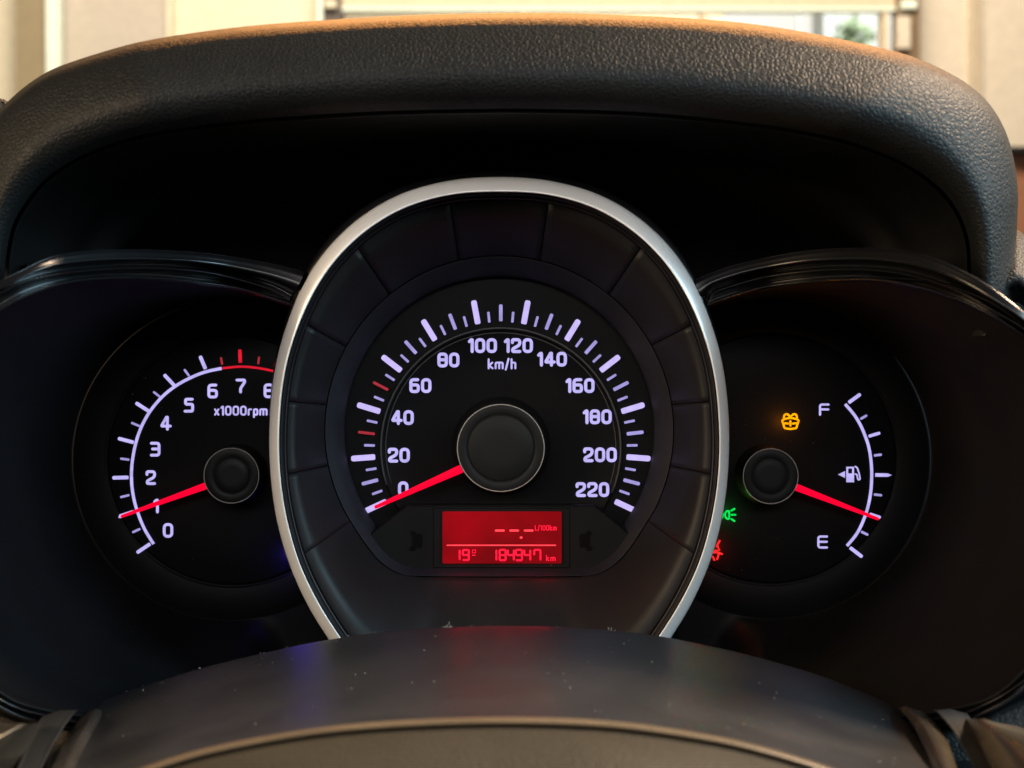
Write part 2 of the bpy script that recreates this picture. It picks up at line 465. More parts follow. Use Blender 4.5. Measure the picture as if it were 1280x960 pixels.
# ------------------------------------------------------------------ dashboard hood
O = [(-30, 330), (-34, 250), (-28, 190), (-12, 150), (12, 124), (40, 101), (75, 82), (150, 58), (200, 47), (260, 38), (320, 31),
     (400, 25), (480, 20), (560, 17), (640, 15.5), (720, 16), (800, 19), (860, 22), (920, 27), (980, 35), (1040, 46),
     (1100, 59), (1140, 70), (1180, 87), (1215, 108), (1240, 133), (1258, 165), (1268, 200), (1273, 240), (1272, 275), (1270, 340), (1268, 420)]
I = [(4, 420), (5, 360), (9, 310), (20, 272), (48, 232), (75, 210), (105, 193), (150, 176), (200, 164), (300, 151), (400, 143), (500, 138), (640, 135.5),
     (760, 138), (850, 144), (940, 154), (1000, 163), (1060, 176), (1110, 194), (1150, 215), (1180, 240), (1200, 268), (1211, 300), (1214, 335), (1214, 420)]
NH = 200
Or = resample(O, NH); Ir = resample(I, NH)
def mixrow(f, Y, scale=1.0, cx=640, cy=480):
    out = []
    for i, (a, b) in enumerate(zip(Or, Ir)):
        u = abs(i / (NH - 1) - .5) * 2
        y = Y + (.022 * max(0, u - .55) / .45 if Y < 0 else 0)
        x = a[0] + (b[0] - a[0]) * f; z = a[1] + (b[1] - a[1]) * f
        out.append((cx + (x - cx) * scale, cy + (z - cy) * scale, y))
    return out
hood = thing('dashboard_hood', 'grained dark leather instrument hood arching over the gauges', 'dashboard hood', P(640, 140, -.05))
rows = [mixrow(0, .34, .80), mixrow(0, .12, .93), mixrow(0, -.02, .985), mixrow(0, -.050, .9985), mixrow(.025, -.063, 1), mixrow(.085, -.0725, 1), mixrow(.30, -.079, 1),
        mixrow(.62, -.083, 1), mixrow(.86, -.080, 1), mixrow(.975, -.074, 1), mixrow(1, -.070, 1), mixrow(1.0, -.060, 1.0)]
loft('leather_cover', rows, M['hood'], hood, sub=4)
# thin lip and inner liner
lip = [(x, y) for x, y, *_ in mixrow(1, -.07)]
def liner_row(dd, Y, scale):
    base = off(lip, -dd)
    out = []
    for i, p in enumerate(base):
        u = abs(i / (NH - 1) - .5) * 2
        y = Y + (.022 * max(0, u - .55) / .45 if Y < -.02 else 0)
        py = 480 + (p[1] - 480) * scale
        if scale < .99: py = min(py, 332)
        out.append((640 + (p[0] - 640) * scale, py, y))
    return out
loft('lip', [liner_row(0, -.058, 1), liner_row(3.6, -.0595, 1), liner_row(4.6, -.0620, 1), liner_row(5.6, -.0623, 1), liner_row(6.6, -.0605, 1)], M['black'], hood, sub=2)
loft('liner', [liner_row(6.0, -.0598, 1), liner_row(6.4, -.050, .975), liner_row(5, -.02, .90), liner_row(5, -.002, .865), liner_row(5, .006, .80),
               [(x, max(y, 334), .030) for x, y, Y in liner_row(5, .014, .80)], [(x, 520, .034) for x, y, Y in liner_row(5, .016, .80)]], M['liner'], hood, sub=3)

# right-hand dashboard shoulder
dash = thing('dashboard', 'grained grey dashboard top continuing to the right of the hood', 'dashboard', P(1300, 330, -.03))
r0 = [(1250, 300), (1262, 291), (1272, 288), (1285, 296), (1310, 300), (1400, 305)]
def drow(dy, Y): return [(x, y + dy, Y) for x, y in resample(r0, 30)]
loft('dash_top', [drow(10, .10), drow(2, .0), drow(0, -.03), drow(8, -.045), drow(40, -.055), drow(68, -.058), drow(72, -.03), drow(90, .02)], M['hood'], dash, sub=3)
m_dk = M['black']
# left shoulder with black vent comb at the very edge of the frame
grille = thing('vent_comb', 'black comb-like trim at the left edge beside the hood', 'vent', P(0, 128, .02))
slab('comb_base', -60, 127, 3, 160, .02, .01, M['black'], grille)
for i in range(7):
    x = -14 + i * 3.4
    slab('comb_tooth', x, 119 + i * .8, x + 1.2, 128 + i * .8, .02, .004, M['black'], grille, lean=-3)

# ------------------------------------------------------------------ cluster housing
house = thing('cluster_housing', 'gloss black instrument cluster housing with arched rims around both side gauges', 'instrument housing', P(627, 600, .02))
mkobj('light_block_plate', [P(12, 150, .045), P(1244, 150, .045), P(1244, 1100, .045), P(12, 1100, .045),  # unseen black sheet added to keep garage light out of the cluster
                     P(12, 150, .05), P(1244, 150, .05), P(1244, 1100, .05), P(12, 1100, .05)],
      [(0, 1, 2, 3), (4, 7, 6, 5), (0, 4, 5, 1), (3, 2, 6, 7)], M['liner'], house, False)
mkobj('light_block_plate', [P(-400, 350, .055), P(1700, 350, .055), P(1700, 1100, .055), P(-400, 1100, .055),  # wider unseen sheet, added to close a light leak at the sides
                     P(-400, 350, .06), P(1700, 350, .06), P(1700, 1100, .06), P(-400, 1100, .06)],
      [(0, 1, 2, 3), (4, 7, 6, 5), (0, 4, 5, 1), (3, 2, 6, 7)], M['liner'], house, False)
def yb(px):   # how far the side bezels come forward at this px
    d = abs(px - 625)
    t_ = min(1, max(0, (d - 290) / 370)); t_ = t_ * t_ * (3 - 2 * t_)
    return -.030 - .062 * t_
def brow(name, A, B, C):
    n = 240
    A, B, C = resample(A, n), resample(B, n), resample(C, n)
    def rw(src, dy, dY, other=None, f=0):
        out = []
        for i, p in enumerate(src):
            x, y = p[0], p[1]
            if other: x += (other[i][0] - x) * f; y += (other[i][1] - y) * f
            out.append((x, y + dy, yb(x) + dY))
        return out
    rows = [rw(A, 14, .045), rw(A, 1, .004), rw(A, 0, .001), rw(A, 1.3, -.0005), rw(A, 4, -.001, B, .25), rw(A, 0, -.001, B, .55), rw(A, -1, .004, B, .75), rw(A, -1, .006, B, .9),
            rw(B, -.6, .002), rw(B, .4, 0), rw(B, 2, .0006), rw(B, 0, .004, C, .45), rw(B, 0, .006, C, .8), rw(C, -.5, .003), rw(C, .5, .0018), rw(C, 2, .002), rw(C, 5, .006)]
    return loft(name, rows, M['gloss'], house, sub=2)
LA = [(-90, 420), (-40, 380), (0, 352), (30, 337), (55, 325), (85, 317), (150, 312), (250, 316), (330, 328), (380, 340)]
LB = [(-90, 440), (-40, 392), (0, 366), (30, 352), (60, 344), (100, 338), (180, 334), (260, 340), (330, 358), (362, 374)]
LC = [(-90, 456), (-40, 408), (0, 384), (30, 368), (60, 357), (110, 347), (190, 346), (280, 356), (330, 368), (380, 385)]
brow('rim', LA, LB, LC)
RA = [(868, 350), (920, 331), (1000, 315), (1070, 310), (1130, 313), (1170, 323), (1213, 343), (1250, 366), (1290, 397), (1350, 450)]
RB = [(884, 382), (890, 368), (905, 360), (960, 345), (1040, 336), (1120, 340), (1190, 360), (1250, 392), (1290, 418), (1350, 475)]
RC = [(868, 388), (900, 374), (960, 357), (1050, 348), (1120, 351), (1190, 370), (1240, 393), (1280, 418), (1300, 432), (1350, 490)]
brow('rim', RA, RB, RC)

def surround(name, cx, cy, rad, outer, mirrorx=False):
    """bowl from the round dial edge out to the bezel outline"""
    dn = dense(outer, 14, True)
    n = 320; loop = []
    for i in range(n):
        th = 2 * math.pi * i / n; best = None
        for a, b in zip(dn, dn[1:] + dn[:1]):
            ax, ay = a[0] - cx, a[1] - cy; bx, by = b[0] - cx, b[1] - cy
            dx, dy = math.cos(th), math.sin(th)
            c1 = ax * dy - ay * dx; c2 = bx * dy - by * dx
            if c1 * c2 <= 0 and (ax * dx + ay * dy) > 0 and c1 != c2:
                u = c1 / (c1 - c2); r = math.hypot(ax + (bx - ax) * u, ay + (by - ay) * u); best = max(best or 0, r)
        loop.append((th, best or 300))
    def yo(px):
        d = abs(px - 625); t_ = min(1, max(0, (d - 250) / 80)); t_ = t_ * t_ * (3 - 2 * t_)
        return .016 + (yb(px) + .002 - .016) * t_
    rows = []
    for f, g in ((0, 0), (.02, .012), (.08, .07), (.2, .19), (.35, .35), (.55, .56), (.8, .80), (.94, .94), (1, 1), (1.06, .86)):
        row = []
        for th, r in loop:
            q = rad + (r - rad) * f
            x, y = cx + q * math.cos(th), cy + q * math.sin(th)
            ex = cx + r * math.cos(th)
            row.append((x, y, .016 + (yo(ex) - .016) * g))
        rows.append(row)
    return loft(name, rows, M['bowl'], house, closed=True, sub=5)
outL = [(405, 400), (365, 384), (330, 370), (280, 358), (190, 348), (110, 349), (60, 359), (0, 386), (-60, 440), (-100, 520), (-112, 640), (-85, 750), (-45, 820),
        (0, 868), (50, 888), (140, 900), (260, 900), (360, 860), (405, 790), (415, 600)]
surround('gauge_surround', 290, 575, 200, outL)
outR = [(2 * 627 - x, y - (3 if y > 700 else 0)) for x, y in outL]
surround('gauge_surround', 2 * 627 - 290, 573, 200, outR)
# lower black rims at both bottom corners
def lowrim(pts):
    q = resample(pts, 40)
    r = [(x, y - 4, yb(x) + .004) for x, y in q], [(x, y, yb(x)) for x, y in q], [(x, y + 2, yb(x) - .001) for x, y in q], \
        [(x, y + 7, yb(x) + .004) for x, y in q], [(x, y + 9, yb(x) - .001) for x, y in q], [(x, y + 12, yb(x) - .001) for x, y in q], [(x, y + 20, yb(x) + .02) for x, y in q]
    loft('lower_rim', list(r), M['gloss'], house, sub=2)
lowrim([(-40, 848), (0, 873), (25, 885), (50, 892), (110, 905), (200, 925)])
lowrim([(1060, 925), (1140, 903), (1200, 892), (1230, 880), (1255, 867), (1280, 850), (1320, 820)])
# knee panel under the housing, glimpsed in the corners
knee = thing('lower_dash', 'grained lower dashboard trim in the bottom corners under the gauges', 'dashboard trim', P(640, 930, -.06))
for s_ in (0, 1):
    pts = [(-60, 880), (0, 893), (30, 903), (110, 918)] if not s_ else [(1150, 918), (1215, 905), (1240, 890), (1290, 868), (1340, 850)]
    q = resample(pts, 24)
    loft('trim_pad', [[(x, y - 12, -.060) for x, y in q], [(x, y, -.078) for x, y in q], [(x, y + 12, -.084) for x, y in q], [(x, y + 90, -.086) for x, y in q]], M['hood'] if s_ else M['pad'], knee, sub=3)

# ------------------------------------------------------------------ speedometer
SP = thing('speedometer', 'large central speedometer with silver ring, red needle near zero and lavender numbers to 220', 'speedometer', P(626, 560, .01))
ringO = mirror([(470, 880), (440, 842), (412, 801), (385, 757), (362, 706), (346, 650), (338, 590), (337, 528), (343, 465), (357, 410), (380, 355), (410, 310), (450, 272), (500, 243), (560, 226), (624, 221)])
ringI = mirror([(484, 872), (457, 838), (428, 800), (398, 753), (374, 702), (358, 645), (350, 588), (349.5, 528), (356, 467), (371, 413), (395, 361), (425, 319), (464, 284), (510, 258.5), (565, 243.5), (624, 240)])
NR = 180
ro, ri = resample(ringO, NR), resample(ringI, NR)
def rmix(f, Y, o=0):
    q = [(a[0] + (b[0] - a[0]) * f, a[1] + (b[1] - a[1]) * f) for a, b in zip(ro, ri)]
    if o > 0:
        g = off(q, o)
        q = [tuple(a_ + (b_ - a_) * min(1, max(.12, (600 - p[1]) / 300)) ** 2 for a_, b_ in zip(p, w)) for p, w in zip(q, g)]
    elif o: q = off(q, o)
    return [(x, y, Y) for x, y in q]
loft('silver_ring', [rmix(0, -.028), rmix(0, -.0325), rmix(.015, -.0340), rmix(.07, -.0349), rmix(.35, -.0361), rmix(.7, -.0371), rmix(.93, -.0375), rmix(.99, -.0370), rmix(1.0, -.0355), rmix(1.0, -.028)], M['chrome'], SP, sub=3)
loft('ring_backing', [rmix(0, .012, 2), rmix(0, -.016, 6), rmix(0, -.024, 8), rmix(0, -.0265, 8), rmix(0, -.0285, 5), rmix(.3, -.0290, 0)], M['gloss'], SP, sub=2)
loft('inner_lip', [rmix(.9, -.029), rmix(1, -.0310, -1.5), rmix(1, -.0312, -3), rmix(1, -.027, -4.5), rmix(1, -.0272, -6.5), rmix(1, -.0262, -9), rmix(1, -.018, -11)], M['black'], SP, sub=2)
# outline of the round well, truncated at the bottom
wc, wr = (624, 538), 217
well = []
for a in range(-128, 129, 6):
    if abs(a) > 122: continue
    t_ = R(a); well.append((wc[0] + wr * math.sin(t_), wc[1] - wr * math.cos(t_)))
# add the fillet and flat bottom: order clockwise from lower left over the top to lower right, then the flat
well = [(500, 716), (478, 703), (461, 684)] + [p for p in well if p[1] < 668] + [(787, 684), (770, 703), (748, 716)]
bottom = [(720, 719.5), (624, 720), (528, 719.5)]
wloop = resample(well + bottom, 160, closed=True)
def wofs(f, Y, c=(625, 549)): return [(c[0] + (x - c[0]) * f, c[1] + (y - c[1]) * f, Y) for x, y in wloop]
loft('well', [wofs(1.012, .004), wofs(1.003, .0004), wofs(.998, .0003), wofs(.985, .0010), wofs(.94, .0035), wofs(.905, .0062), wofs(.893, .0075), wofs(.89, .0105)], M['well'], SP, closed=True, sub=2)
q = wofs(.90, .010)
prism('dial_face', [(x, y) for x, y, _ in q], .0100, .014, M['dial'], SP)
# stepped inner disc of the dial face
lathe('dial_step', 626, 560, [(151, .0102), (150, .0092), (148.5, .0090), (147, .0092), (146.4, .0095), (145.5, .0096), (100, .0096), (.1, .0096)], M['dial'], SP, 96)
arc = [(626 + 150 * math.cos(R(a)), 560 - 150 * math.sin(R(a))) for a in range(-22, 203, 5)]
V, F = tube_geo(arc, 1.3, .0088, 6, False, .3)
mkobj('groove_line', V, F, M['groove'], SP)
arc = [(626 + 144 * math.cos(R(a)), 560 - 144 * math.sin(R(a))) for a in range(-22, 203, 5)]
V, F = tube_geo(arc, .7, .0094, 6, False, .3)
mkobj('groove_line', V, F, M['groove'], SP)
TY = .0088
for i in range(45):
    v = i * 5; a = R(205 - 230 * v / 220)
    def q_(r): return (626 + r * math.cos(a), 560 - r * math.sin(a))
    if i % 4 == 0: tick('tick_mark', q_(187.5), q_(157.5), 7.2, TY, M['major'], SP)
    elif i % 2 == 0: tick('tick_mark', q_(179.5), q_(158.5), 4.4 if v not in (30, 50) else 3.4, TY, M['reddim'] if v in (30, 50) else M['small'], SP)
    else: tick('tick_mark', q_(171), q_(157.5), 3.1, TY, M['small'], SP)
for s_, x, y in (('0', 504, 611), ('20', 498.5, 569), ('40', 503, 522), ('60', 525.5, 482), ('80', 560.5, 450), ('100', 603, 432), ('120', 648, 432),
                 ('140', 690, 449), ('160', 725, 482), ('180', 746.5, 521), ('200', 750, 568.5), ('220', 740.5, 612)):
    text('numeral', s_, x, y, 18.6, 3.9, TY, M['white'], SP, gap=5.3, xs=.98)
text('unit_lettering', 'km/h', 627.5, 455, 13.2, 2.4, TY, M['white'], SP, gap=3.8, xs=.95)
hc = lathe('hub_cap', 626, 560, [(64, .0098), (61, .008), (57, .006), (56, -.002), (54.8, -.0034), (54, -.0037), (53.2, -.0038), (43.6, -.0038), (43, -.0037), (42.3, -.0033), (41.5, -.0033), (40.8, -.0037), (40, -.0038), (20, -.0039), (.1, -.0039)], M['hub'], SP, 96)
circ = lambda r, n=96: [(626 + r * math.cos(2 * math.pi * i / n), 560 + r * math.sin(2 * math.pi * i / n)) for i in range(n)]
V, F = tube_geo(circ(54.2), .8, -.0036, 6, True, .8)
mkobj('hub_ring', V, F, M['edge'], hc)
needle((579, 585), (468.5, 634.5), 10.5, 4.4, -.0012, M['needle'], SP)

# panel segments around the well
outc = dense(ri, 3); outc = [(p[0], p[1]) for p in outc]
outc = off(outc, -9)
inc = dense(resample(well, 240), 2)
inc = [(wc[0] + (p[0] - wc[0]) * 1.008, wc[1] + (p[1] - wc[1]) * 1.008) for p in inc]
def near(c, p): return min(range(len(c)), key=lambda i: math.dist(c[i], p))
LJ = [((380, 694), (437, 654)), ((357, 593), (412, 582)), ((357, 503), (409, 505)), ((379, 403), (428, 430)), ((443, 306), (487, 369)), ((563, 256), (573, 327))]
RJ = [((2 * 624 - a[0], a[1]), (2 * 624 - b[0], b[1])) for a, b in reversed(LJ)]
J = LJ + RJ
def seg(oc, ic, gap=True):
    n = 14
    o_, i_ = resample(oc, n, smooth=False), resample(ic, n, smooth=False)
    if gap:
        def trim(c):
            def mv(p, q_, d):
                l = math.dist(p, q_) or 1; return (p[0] + (q_[0] - p[0]) / l * d, p[1] + (q_[1] - p[1]) / l * d)
            return [mv(c[0], c[1], .35)] + c[1:-1] + [mv(c[-1], c[-2], .35)]
        o_, i_ = trim(o_), trim(i_)
    rows = []
    for f, Y in ((0, -.0225), (0, -.0245), (.03, -.0252), (.3, -.0205), (.6, -.0125), (.97, -.0018), (1, -.0008), (1, .003)):
        rows.append([(a[0] + (b[0] - a[0]) * f, a[1] + (b[1] - a[1]) * f, Y) for a, b in zip(o_, i_)])
    # side skirts: first and last columns pushed back
    rows = [[(r[0][0], r[0][1], r[0][2] + .0009)] + [(r[0][0] + (r[1][0] - r[0][0]) * .06, r[0][1] + (r[1][1] - r[0][1]) * .06, r[0][2])] + r[1:-1] +
            [(r[-1][0] + (r[-2][0] - r[-1][0]) * .06, r[-1][1] + (r[-2][1] - r[-1][1]) * .06, r[-1][2])] + [(r[-1][0], r[-1][1], r[-1][2] + .0009)] for r in rows]
    V = [P(*p) for r in rows for p in r]
    return mkobj('panel_segment', V, grid(rows), M['segment'], SP)
for (a, b) in zip(J, J[1:]):
    i0, i1 = near(outc, a[0]), near(outc, b[0]); k0, k1 = near(inc, a[1]), near(inc, b[1])
    seg(outc[i0:i1 + 1], inc[k0:k1 + 1])
# bottom piece: from the last joint on the right, round under the well, to the first on the left
i0 = near(outc, J[-1][0]); i1 = near(outc, J[0][0]); k0 = near(inc, J[-1][1]); k1 = near(inc, J[0][1])
oc = outc[i0:] + [(740, 905), (624, 912), (508, 905)] + outc[:i1 + 1]
ic = inc[k0:] + [(720, 721.5), (624, 722), (528, 721.5)] + inc[:k1 + 1]
n = 60
o_, i_ = resample(oc, n, smooth=False), resample(ic, n, smooth=False)
rows = []
for f, Y in ((0, -.0225), (0, -.0245), (.03, -.0252), (.3, -.0205), (.6, -.0125), (.97, -.0018), (1, -.0008), (1, .003)):
    rows.append([(a[0] + (b[0] - a[0]) * f, a[1] + (b[1] - a[1]) * f, Y) for a, b in zip(o_, i_)])
V = [P(*p) for r in rows for p in r]
mkobj('panel_segment', V, grid(rows), M['segment'], SP)
# dark carrier behind the segments so the joints read as grooves
cr_rows = [[(p[0], p[1], -.018) for p in resample(outc, 120, smooth=False)], [(p[0], p[1], .006) for p in resample(inc, 120, smooth=False)]]
loft('segment_carrier', cr_rows, M['liner'], SP)

# ------------------------------------------------------------------ trip display
TD = thing('trip_display', 'red lit trip and odometer display on a black plate below the speedometer hub', 'display', P(627, 672, .004))
pl = [(508, 631.5), (743, 631.5), (795, 673), (784, 688), (768, 703), (748, 714), (722, 718), (528, 718), (501, 714), (481, 703), (465, 688), (455, 673)]
prism('plate', [p for p in pl], .0030, .0098, M['plate'], TD, bev=2.2)
prism('screen_frame', [(542, 635), (712, 635), (712, 710), (542, 710)], .0026, .0032, M['plate'], TD, bev=1.2)
scr = prism('screen', [(553, 640.5), (554.5, 639.5), (700.5, 639.5), (702, 640.5), (702, 703), (700.5, 704.5), (554.5, 704.5), (553, 703)], .00185, .0024, M['screen'], TD)
LY = .0016
for a, b in ((619, 630.5), (637, 648.5), (655, 666.5)):
    strokes('dash', [([(a + .8, 663.2), (b - .8, 663.2)], False)], 1.3, LY, M['lcdhot']  , scr)
strokes('decimal_point', [([(651, 672), (651.8, 672)], False)], 1.5, LY, M['lcdhot']  , scr)
strokes('divider_line', [([(559, 681.6), (694.5, 681.6)], False)], .8, LY, M['lcdhot']  , scr)
SEG = {'a': ((0, 1), (1, 1)), 'b': ((1, 1), (1, .5)), 'c': ((1, .5), (1, 0)), 'd': ((0, 0), (1, 0)), 'e': ((0, .5), (0, 0)), 'f': ((0, 1), (0, .5)), 'g': ((0, .5), (1, .5))}
DIG = {'0': 'abcdef', '1': 'bc', '3': 'abgcd', '4': 'fgbc', '7': 'fabc', '8': 'abcdefg', '9': 'abcfgd'}
def lcd(ch, x, y, w, h, r=1.25, mat='lcd'):
    ps = []
    for s_ in DIG[ch]:
        (ax, ay), (bx, by) = SEG[s_]
        l = math.hypot((bx - ax) * w, (by - ay) * h); e = .9 / l
        A = (ax + (bx - ax) * e, ay + (by - ay) * e); B = (bx - (bx - ax) * e, by - (by - ay) * e)
        ps.append(([(x + A[0] * w, y + h - A[1] * h), (x + B[0] * w, y + h - B[1] * h)], False))
    return strokes('digit', ps, r, LY, M[mat]  , scr, .4)
lcd('1', 567.5, 687.5, 7, 12.5); lcd('9', 578.5, 687.5, 7.5, 12.5)
strokes('degree_sign', [([(590.5, 687.5), (594.5, 687.5), (594.5, 691), (590.5, 691)], True), ([(590.5, 694), (594, 694)], False)], .6, LY, M['lcd']  , scr)
for i, ch in enumerate('184947'):
    lcd(ch, (613.5, 624.5, 634.8, 645, 655.4, 667.8)[i], 687.3, (7, 7.5, 7.5, 7.5, 7.5, 7.8)[i], 13)
text('unit_lettering', 'km', 688.5, 697.8, 7.4, 1.25, LY, M['lcd']  , scr, gap=2.4)
text('unit_lettering', 'L/100km', 682.2, 659.8, 7.0, 1.1, LY, M['lcd']  , scr, gap=1.75, xs=.74)
def icon(cx, sgn, mat):
    pts = [(-7, -9), (-5, -13), (-1, -13), (1, -9), (8, -9), (8.5, -7), (8.5, 7), (8, 9), (1, 9), (-1, 13.5), (-5, 13.5), (-8, 11), (-7, 8), (-4, 7), (-4, -7)]
    pts = [(cx + sgn * x, 676 + y * .95) for x, y in pts]
    if sgn < 0: pts = pts[::-1]
    return prism('unlit_symbol', pts, .0027, .0033, mat, TD)
icon(519.5, 1, M['icon']); icon(733, -1, M['icon'])

# ------------------------------------------------------------------ tachometer
TA = thing('tachometer', 'left hand rev counter with red needle just below 1 and a red line past 6', 'tachometer', P(290, 594, .02))
YD = .0155
lathe('dial_face', 290, 575, [(205, .020), (204.6, .0164), (203.5, .0162), (161, .0162), (160, .0163), (158.6, .0170), (156, .0170), (154.6, .0161), (153.5, .0160), (100, .0160), (.1, .0160)], M['dial'], TA, 120)
tt = [((171, 691), (187.8, 679.7), 4.4), ((165.3, 665.6), (175.3, 661), 2.8), ((149, 645.5), (167, 639.5), 4.4), ((150.3, 621.6), (161.6, 618.8), 2.8),
      ((140.5, 597.3), (160.6, 596.8), 4.6), ((150.3, 573.2), (161.6, 574.7), 2.8), ((147.5, 547.9), (167.2, 553.1), 4.4), ((164, 528.3), (175.2, 533), 2.8),
      ((169.6, 503.4), (186.8, 514.5), 4.4), ((191.6, 489.6), (200.5, 496.5), 2.8), ((205, 468.1), (218.2, 482.2), 4.4), ((230.2, 461.6), (236.6, 470.2), 2.8),
      ((250, 444.9), (256.9, 461.3), 4.6)]
for a, b, w in tt: tick('tick_mark', a, b, w, YD, M['white' if w > 4 else 'small'], TA)
for a, b, w in (((276.1, 446.6), (277.8, 455.8), 2.6), ((299.8, 436.8), (300.4, 453.5), 4.4), ((323.9, 445.8), (322.7, 455.2), 2.6), ((349, 443), (344, 459), 4.4)):
    tag(tick('tick_mark', a, b, w, YD, M['redline' if w > 4 else 'reddim'], TA), 'red tick past 6')
arcw = [(192, 680), (181, 662), (173, 643), (167, 622), (164.3, 598), (166, 572), (173, 543), (185, 518), (202, 496.7), (221, 481.5), (243, 470), (260, 464), (277, 460.5)]
V, F = tube_geo(resample(arcw, 60), 1.9, YD, 8, False, .4); mkobj('scale_line', V, F, M['white'], TA)
V, F = tube_geo(resample([(278, 460.3), (301, 458.3), (322, 460), (342, 464), (360, 470)], 20), 1.4, YD, 8, False, .4)
tag(mkobj('scale_line', V, F, M['redline'], TA), 'thin red line past 6')
for s_, x, y in (('0', 210, 663), ('1', 195, 632.5), ('2', 188.5, 597), ('3', 194, 561.5), ('4', 207, 529), ('5', 236, 506.5), ('6', 265.8, 488.8), ('7', 301, 482.5), ('8', 336, 488.5)):
    text('numeral', s_, x, y, 18.4, 3.5, YD, M['white'], TA)
text('unit_lettering', 'x1000rpm', 301, 513.3, 12.4, 2.35, YD, M['white'], TA, gap=3.5, xs=.93)
def smallhub(par, cx, cy):
    hc = lathe('hub_cap', cx, cy, [(38, .0158), (36, .013), (35.5, .006), (34.6, .0053), (34, .0051), (33.4, .0050), (24, .0050), (23.6, .00505), (23, .0053), (22, .0053), (21.5, .0051), (21, .0050), (12, .0050), (.1, .0050)], M['hub'], par, 72)
    V, F = tube_geo([(cx + 34.3 * math.cos(2 * math.pi * i / 72), cy + 34.3 * math.sin(2 * math.pi * i / 72)) for i in range(72)], .65, .0050, 6, True, .8)
    mkobj('hub_ring', V, F, M['edge'], hc)
smallhub(TA, 289.3, 594.6)
nd_ = needle((257, 607.3), (151, 645.8), 8.6, 3.6, .0085, M['needle'], TA)
strokes('needle_tip', [([(149.6, 646.3), (151.4, 645.7)], False)], 1.5, .0085, M['major'], nd_)

# ------------------------------------------------------------------ fuel gauge
FG = thing('fuel_gauge', 'right hand fuel gauge marked F and E with red needle near empty', 'fuel gauge', P(963, 595, .02))
lathe('dial_face', 964, 573, [(205, .020), (204.6, .0164), (203.5, .0162), (161, .0162), (160, .0163), (158.6, .0167), (156, .0167), (154.6, .0161), (153.5, .0160), (100, .0160), (.1, .0160)], M['dial'], FG, 120)
for a, b, w in (((1075.7, 492.5), (1060.8, 503.4), 4.4), ((1083.9, 519), (1075.5, 523.8), 3), ((1100.2, 541.1), (1085.8, 545.4), 3.8), ((1102.3, 568.2), (1092.5, 569.4), 3),
                ((1102.5, 619.2), (1092.5, 618), 3), ((1100.9, 647), (1087, 642.4), 3.8), ((1085.3, 668.8), (1076.4, 664.5), 3), ((1077.9, 696.3), (1062.5, 684.4), 4.4)):
    tick('tick_mark', a, b, w, YD, M['white' if w > 3.5 else 'small'], FG)
prism('tick_mark', [(1094.6, 591.6), (1110, 591.9), (1114.8, 593.9), (1110, 596), (1094.6, 595.9)], YD - .0002, YD + .0004, M['white'], FG)
arcf = [(1056.5, 505.2), (1067, 517.5), (1075, 530.3), (1081.5, 545), (1086, 559), (1088.7, 575.8), (1089.6, 593.6), (1088.2, 616.6), (1082.9, 640.5), (1072.6, 664.5), (1058.7, 682.4)]
V, F = tube_geo(resample(arcf, 50), 1.9, YD, 8, False, .4); mkobj('scale_line', V, F, M['white'], FG)
text('lettering', 'F', 1029.6, 512, 15.4, 2.7, YD, M['white'], FG, xs=1.12)
text('lettering', 'E', 1027.6, 677.5, 16.4, 2.7, YD, M['white'], FG, xs=1.06)
smallhub(FG, 963.3, 595.3)
needle((994, 608.5), (1098.5, 649), 9, 3.6, .0085, M['needle'], FG)
# pump symbol: body outline, window, base, hose, arrow
def merge(name, geos, mat, par):
    V, F = join(geos); return mkobj(name, V, F, mat, par, False)
def pgeo(pts, Yf=YD - .0002, Yb=YD + .0004):
    s = sc_at(Yf); W_ = lambda p, Y: Vector(((p[0] - 640) * s, Y, (480 - p[1]) * s))
    n = len(pts); V = [W_(p, Yb) for p in pts] + [W_(p, Yf) for p in pts]
    return V, grid([[0] * n, [0] * n], True) + [tuple(range(n, 2 * n)), tuple(range(n))[::-1]]
pump = [pgeo([(1058.4, 592), (1067.6, 592), (1067.6, 602.8), (1058.4, 602.8)]), pgeo([(1058.4, 583.6), (1067.6, 583.6), (1067.6, 585.6), (1058.4, 585.6)]),
        pgeo([(1058.4, 585.65), (1060.3, 585.65), (1060.3, 591.95), (1058.4, 591.95)]), pgeo([(1065.7, 585.65), (1067.6, 585.65), (1067.6, 591.95), (1065.7, 591.95)])]
pump_ = merge('pump_symbol', pump, M['white'], FG)
strokes('pump_hose', [(round_path([(1069, 583.2), (1071.5, 584.5), (1074, 592), (1075.3, 599.3), (1072.6, 600), (1071, 593), (1069, 592.5)], 1.5), False)], .95, YD, M['white'], pump_)
prism('pump_arrow', [(1048, 593.3), (1056.4, 589.2), (1056.4, 597.4)], YD - .0002, YD + .0004, M['white'], pump_)
# washer-fluid warning lamp
def lamp_light(px, py, col, power, Y=YD - .004):
    l = bpy.data.lights.new('added_glow', 'POINT'); l.energy = power; l.color = col; l.shadow_soft_size = 0
    o = bpy.data.objects.new('added_glow', l); sc.collection.objects.link(o); o.location = P(px, py, Y)
wz = [([(977.5, 525.3), (982, 523.3), (988, 522.4), (994, 523.3), (998.5, 525.3), (995.2, 535.4), (988, 536.2), (980.8, 535.4)], True)]
wz = [(round_path(wz[0][0], 1.2, True), True), ([(981, 529), (985, 529.5)], False), ([(991, 529.5), (995, 529)], False), ([(988, 526.5), (988, 532)], False),
      (round_path([(979.8, 521.8), (980.5, 518), (984.5, 517.4), (987.2, 520.5)], 2), False), (round_path([(996.2, 521.8), (995.5, 518), (991.5, 517.4), (988.8, 520.5)], 2), False)]
tag(strokes('warning_symbol', wz, 1.25, YD, M['amber'], FG), 'amber washer fluid warning symbol')
